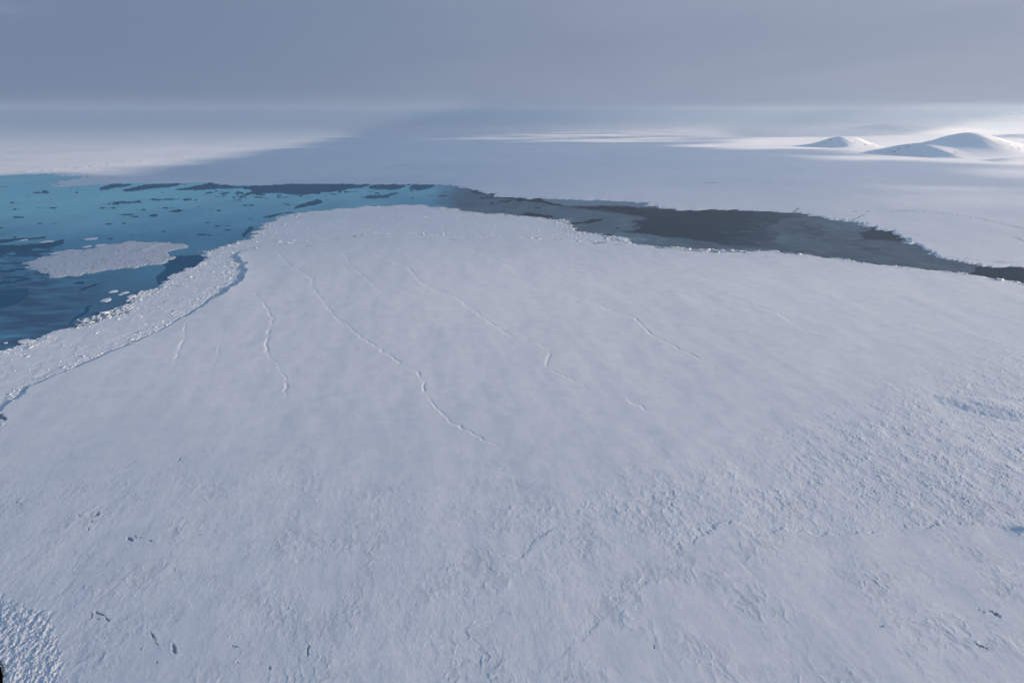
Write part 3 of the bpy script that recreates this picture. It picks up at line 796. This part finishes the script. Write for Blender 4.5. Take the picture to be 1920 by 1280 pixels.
# ------------------------------------------------------------------ hills on the far ice
def hill(name, spine, width_l, seed, rock_amt, label_z=0.0, nx=220, ny=160, steep=1.6):
    """spine: list of (x pixel, top y pixel, base y pixel); the ridge stands at the distance of its base line plus half its depth"""
    pts = []
    b_mid = sum(b for _, _, b in spine) / len(spine)
    for px, ty, by in spine:
        ty = ty + (b_mid - by) * 0.5; by = b_mid
        X, Y = (float(v) for v in at(px, by))
        Yr = Y + width_l * 0.55
        # height that puts the top at ty when it stands at Yr
        b = (640.0 - ty) / FOC
        dy = math.cos(PITCH) + b * math.sin(PITCH); dz = -math.sin(PITCH) + b * math.cos(PITCH)
        hgt = CAM_H + dz * Yr / dy
        # the point of the ridge straight behind this pixel
        depth = Yr * math.cos(PITCH) + (CAM_H - hgt) * math.sin(PITCH)
        pts.append(((px - 960) / FOC * depth, Yr, max(hgt, 0.0)))
    xs_ = np.array([p_[0] for p_ in pts]); ys_ = np.array([p_[1] for p_ in pts]); hs_ = np.array([p_[2] for p_ in pts])
    xg = np.linspace(xs_[0], xs_[-1], nx); yg = np.linspace(-width_l * 1.15, width_l * 1.15, ny)
    XX, V_ = np.meshgrid(xg, yg)
    rx = np.interp(xg, xs_, ys_)[None, :]; 
    hh = np.interp(xg, xs_, hs_)
    ker = np.hanning(9); ker /= ker.sum(); hh = np.convolve(np.pad(hh, 4, 'edge'), ker, 'valid')[None, :]
    YY = rx + V_
    wv = V_ / width_l + 0.04 * fbm(XX / (width_l * .9), YY / (width_l * .9), 2, seed)
    prof = np.clip(1 - np.abs(wv) ** steep, 0, None) ** 1.25
    prof = prof / max(float(prof.max()), 1e-6)
    rel = fbm(XX / (width_l * .35), YY / (width_l * .35), 4, seed + 3)
    ZZ = hh * prof * (1 + 0.028 * rel * sstep(0.0, 0.5, 1 - prof)) - 1.0 * (prof < 0.002)
    gy_, gx_ = np.gradient(ZZ, yg, xg)
    slope = np.hypot(gx_, gy_)
    rk = sstep(0.25, 0.75, fbm(XX / 26, YY / 50, 3, seed + 6) + 1.2 * (rock_amt - 0.5)) * sstep(0.12, 0.4, prof) * sstep(0.0, 0.45, fbm(XX / (width_l * .45), YY / (width_l * .6), 2, seed + 8)) * (rock_amt > 0)
    o = grid_mesh(name, XX, YY, ZZ + 1.2, np.ones((ny - 1, nx - 1), bool), M_HILL, {"rock": np.clip(rk, 0, 1) * 0.8})
    o["kind"] = "structure"
    return o


hill("hill", [(1535, 277, 277), (1548, 268, 277), (1562, 259, 277), (1572, 256.5, 277), (1595, 256, 277), (1606, 258.5, 277), (1622, 267, 277), (1640, 272, 277.5), (1662, 278, 278)], 450, 301, 0.55)
hill("hill", [(1684, 291, 291), (1702, 281, 292), (1720, 269, 293), (1750, 266, 293.5), (1775, 260, 294), (1800, 251, 294), (1815, 248.5, 295), (1835, 250, 295),
              (1860, 258, 296), (1885, 265, 297), (1910, 271, 297), (1950, 281, 298), (1985, 296, 298)], 640, 311, 0.52)
hill("hill", [(1440, 251, 251), (1520, 247.5, 250.5), (1600, 243, 250), (1625, 240, 250), (1650, 233, 250), (1680, 230.5, 250), (1720, 231.5, 250), (1765, 236, 250), (1795, 239, 250), (1808, 243, 250), (1830, 251, 251)], 1500, 321, 0.30)
hill("hill", [(1840, 262, 262), (1880, 257, 262), (1905, 252, 262), (1935, 250, 262), (1990, 254, 262), (2060, 263, 263)], 700, 331, 0.3)
hill("hill", [(1850, 304, 304), (1885, 297, 304), (1915, 295, 304), (1960, 292, 304), (2020, 305, 305)], 160, 341, 0.15)
hill("hill", [(1560, 240, 240), (1640, 232, 240), (1740, 224, 240), (1830, 221, 240), (1900, 216, 240), (2000, 218, 240), (2150, 240, 240)], 3000, 351, 0.2)

# ------------------------------------------------------------------ black fuzzy end of the aircraft's fitting, close to the camera
def skid():
    v = []; f = []
    nseg = 28
    prof = [(-1.2, 0.125), (-0.6, 0.125), (-0.25, 0.125), (-0.10, 0.122), (-0.04, 0.108), (-0.012, 0.078), (0.0, 0.035)]
    rn = random.Random(3)
    for z, r in prof:
        for k in range(nseg):
            a = 2 * math.pi * k / nseg
            rr = r * (1 + rn.uniform(-0.02, 0.02))
            v.append((rr * math.cos(a), rr * math.sin(a), z))
    for j in range(len(prof) - 1):
        for k in range(nseg):
            f.append((j * nseg + k, j * nseg + (k + 1) % nseg, (j + 1) * nseg + (k + 1) % nseg, (j + 1) * nseg + k))
    f.append(tuple(range((len(prof) - 1) * nseg, len(prof) * nseg)))
    # short fuzz
    for _ in range(1500):
        a = rn.uniform(0, 6.28); z = rn.uniform(-0.5, -0.01)
        r = 0.12 if z < -0.08 else 0.12 * math.sqrt(max(0.05, 1 - ((z + 0.08) / 0.08) ** 2))
        x, y = r * math.cos(a), r * math.sin(a)
        k = len(v); w = 0.004; g = rn.uniform(0.008, 0.02) / max(r, .03)
        v += [(x - w * math.sin(a), y + w * math.cos(a), z), (x + w * math.sin(a), y - w * math.cos(a), z), (x * (1 + g), y * (1 + g), z + rn.uniform(-.006, .012))]
        f.append((k, k + 1, k + 2))
    o = raw_mesh("aircraft_skid", v, f, M_BLACK, True)
    # stands 3 m in front of the camera, just reaching into the lower left corner
    D = 3.0
    a = (-59 - 960) / FOC; b = (640 - 1236) / FOC
    X = a * D; Y = D * math.cos(PITCH) + b * D * math.sin(PITCH); Zc = CAM_H - D * math.sin(PITCH) + b * D * math.cos(PITCH)
    o.location = (X, Y, Zc)
    o.rotation_euler = (-PITCH, 0, 0)
    return tag(o, "black fuzzy rounded end poking into view at the lower left corner", "skid")


skid()

# ------------------------------------------------------------------ cloud deck: gaps and tint shaped for the light wanted on the ice below
DECK = 2500.0
SHIFT = Vector((SUN.x, SUN.y)) * (DECK / SUN.z)


def axis(lo, hi, step, out, ratio=1.35):
    a = list(np.arange(lo, hi + step, step))
    s = step
    while a[-1] < out: s *= ratio; a.append(a[-1] + s)
    s = step; b = []
    x = lo
    while x > -out: s *= ratio; x -= s; b.append(x)
    return np.array(b[::-1] + a)


ax = axis(-2000, 30000, 60.0, 1.6e5); ay = axis(-3000, 24000, 60.0, 1.6e5)
CX, CY = np.meshgrid(ax, ay)
lx = CX - SHIFT.x; ly = CY - SHIFT.y                 # ground that this piece of cloud shades
ppx, ppy = to_px(lx, np.where(ly < 60, 60, ly))
valid = ly > 60
stre = fbm(lx / 900, ly / 700, 4, 401)
Qx = ppx + 40 * fbm(lx / 700, ly / 900, 4, 402); Qy = ppy + 3.0 * fbm(lx / 500, ly / 700, 4, 403) * np.clip((ppy - 212) / 60, 0.2, 1.5)


def lit(poly, soft):
    return sstep(-soft, soft, pdist(Qx, Qy * 4, [(a, b * 4) for a, b in poly]))


def spot(cx, cyy, rx, ry):
    return np.exp(-(((Qx - cx) / rx) ** 2 + ((Qy - cyy) / ry) ** 2) ** 1.2)


gap = np.full_like(CX, 0.0)
L1 = [(-2500, 372), (0, 327), (100, 324), (150, 331), (180, 332), (215, 318), (330, 303), (430, 290), (500, 280), (570, 267), (655, 254)]
d1, _ = line_dist(Qx, Qy * 6, [(a, b * 6) for a, b in L1])
gap = np.maximum(gap, lit(L1 + [(640, 248), (560, 232), (300, 226), (-2500, 224)], 6) * (0.48 + 0.52 * np.exp(-d1 / 42.0)) * (0.75 + 0.25 * sstep(-0.4, 0.3, stre)) * (0.04 + 0.96 * sstep(226, 290, Qy)))
gap = np.maximum(gap, 0.8 * lit([(820, 264), (1000, 250), (1250, 240), (1360, 239), (1385, 256), (1380, 268), (1300, 272), (1100, 268), (950, 262)], 26) * sstep(-0.7, 0.5, stre))
gap = np.maximum(gap, 0.8 * lit([(1280, 276), (1400, 264), (1400, 258), (1600, 257), (1700, 253), (1740, 244), (1770, 238), (1800, 240), (2400, 236), (2400, 312), (1900, 306), (1700, 301), (1640, 298), (1600, 285), (1560, 279), (1400, 281)], 8) * (0.9 + 0.35 * sstep(-0.5, 0.2, stre)))
gap = np.maximum(gap, 0.9 * lit([(1480, 293), (1600, 290), (1720, 294), (1900, 301), (2400, 305), (2400, 318), (1900, 312), (1700, 304), (1540, 300)], 7))
gap = np.maximum(gap, 0.95 * spot(1670, 353, 170, 11) * sstep(-0.7, 0.3, stre))
gap = np.maximum(gap, 0.8 * spot(1900, 325, 110, 13)); gap = np.maximum(gap, 0.5 * spot(1750, 378, 300, 28))
gap = np.maximum(gap, 0.30 * spot(480, 604, 190, 14))
TX = np.array([0, 300, 600, 900, 1200, 1500, 1920.0]); TY = np.array([300, 345, 400, 480, 560, 650, 750, 900, 1300.0])
TB = np.array([[.02, .00, .02, .06, .10, .14, .20], [.05, .03, .05, .10, .14, .20, .25], [.10, .10, .16, .22, .25, .28, .32],
               [.13, .16, .24, .28, .32, .34, .36], [.20, .24, .28, .32, .34, .36, .37], [.28, .27, .29, .31, .33, .35, .36],
               [.27, .27, .28, .29, .32, .34, .35], [.25, .25, .27, .28, .31, .33, .34], [.23, .24, .26, .27, .29, .31, .31]])
qx = np.clip(ppx, 0, 1920); qy = np.clip(ppy, 300, 1300)
ix = np.clip(np.searchsorted(TX, qx) - 1, 0, 5); iy = np.clip(np.searchsorted(TY, qy) - 1, 0, 7)
fx_ = (qx - TX[ix]) / (TX[ix + 1] - TX[ix]); fy_ = (qy - TY[iy]) / (TY[iy + 1] - TY[iy])
base = (TB[iy, ix] * (1 - fx_) + TB[iy, ix + 1] * fx_) * (1 - fy_) + (TB[iy + 1, ix] * (1 - fx_) + TB[iy + 1, ix + 1] * fx_) * fy_
base = np.clip(1.16 * base + 0.06 * sstep(860, 600, ppy) * sstep(430, 540, ppy) * sstep(100, 300, ppx) + 0.04 * stre, 0, 1)                # thin cloud, set by how much sun the ground below should get
gap = np.where(valid, np.maximum(gap, base), 0.3)
rr = np.hypot(CX, CY)
front_mask = sstep(10000, 14000, CY) * sstep(14000, 9000, CX - 0.8 * CY)       # part of the deck ahead of the camera, given the paler tint
gap = gap * sstep(30000, 22000, rr)
vx_, vy_ = to_px(CX, np.where(CY < 10, 10, CY), DECK)
gap = gap * np.where(CY < 10, 1, 1 - sstep(-60, 0, vy_) * sstep(2060, 2000, vx_) * sstep(-140, -80, vx_))     # gaps are kept out of the view ahead
thinr = front_mask * (0.42 + 0.58 * sstep(-0.6, 0.95, CX / np.clip(CY, 1000, None)))
thinr = np.clip(thinr + 0.10 * sstep(18000, 50000, rr), 0, 1)
front_mix = np.clip(0.05 + 0.85 * front_mask + 0.06 * fbm(CX / 16000, CY / 16000, 3, 404), 0, 1)
CZ = DECK - 1900 * sstep(24000, 90000, rr) + 40 * fbm(CX / 9000, CY / 9000, 2, 405)
clouds = grid_mesh("clouds", CX, CY, CZ, np.ones((len(ay) - 1, len(ax) - 1), bool), M_CLOUD, {"gap": gap, "front_tint": front_mix, "thin": thinr})
clouds["kind"] = "structure"

# ------------------------------------------------------------------ haze
HB = 1.5e5
vv = [(-HB, -HB, -1.5), (HB, -HB, -1.5), (HB, HB, -1.5), (-HB, HB, -1.5), (-HB, -HB, 400), (HB, -HB, 400), (HB, HB, 400), (-HB, HB, 400)]
M_HAZE = bpy.data.materials.new("haze"); M_HAZE.use_nodes = True
n = M_HAZE.node_tree.nodes; l = M_HAZE.node_tree.links
n.clear()
out = n.new("ShaderNodeOutputMaterial"); pv = n.new("ShaderNodeVolumePrincipled")
pv.inputs["Color"].default_value = (0.80, 0.92, 1.0, 1)
pv.inputs["Density"].default_value = 4.2e-5
pv.inputs["Anisotropy"].default_value = 0.2
l.new(pv.outputs[0], out.inputs["Volume"])
haze = raw_mesh("haze", vv, [(3, 2, 1, 0), (4, 5, 6, 7), (0, 1, 5, 4), (1, 2, 6, 5), (2, 3, 7, 6), (3, 0, 4, 7)], M_HAZE)
haze["kind"] = "stuff"
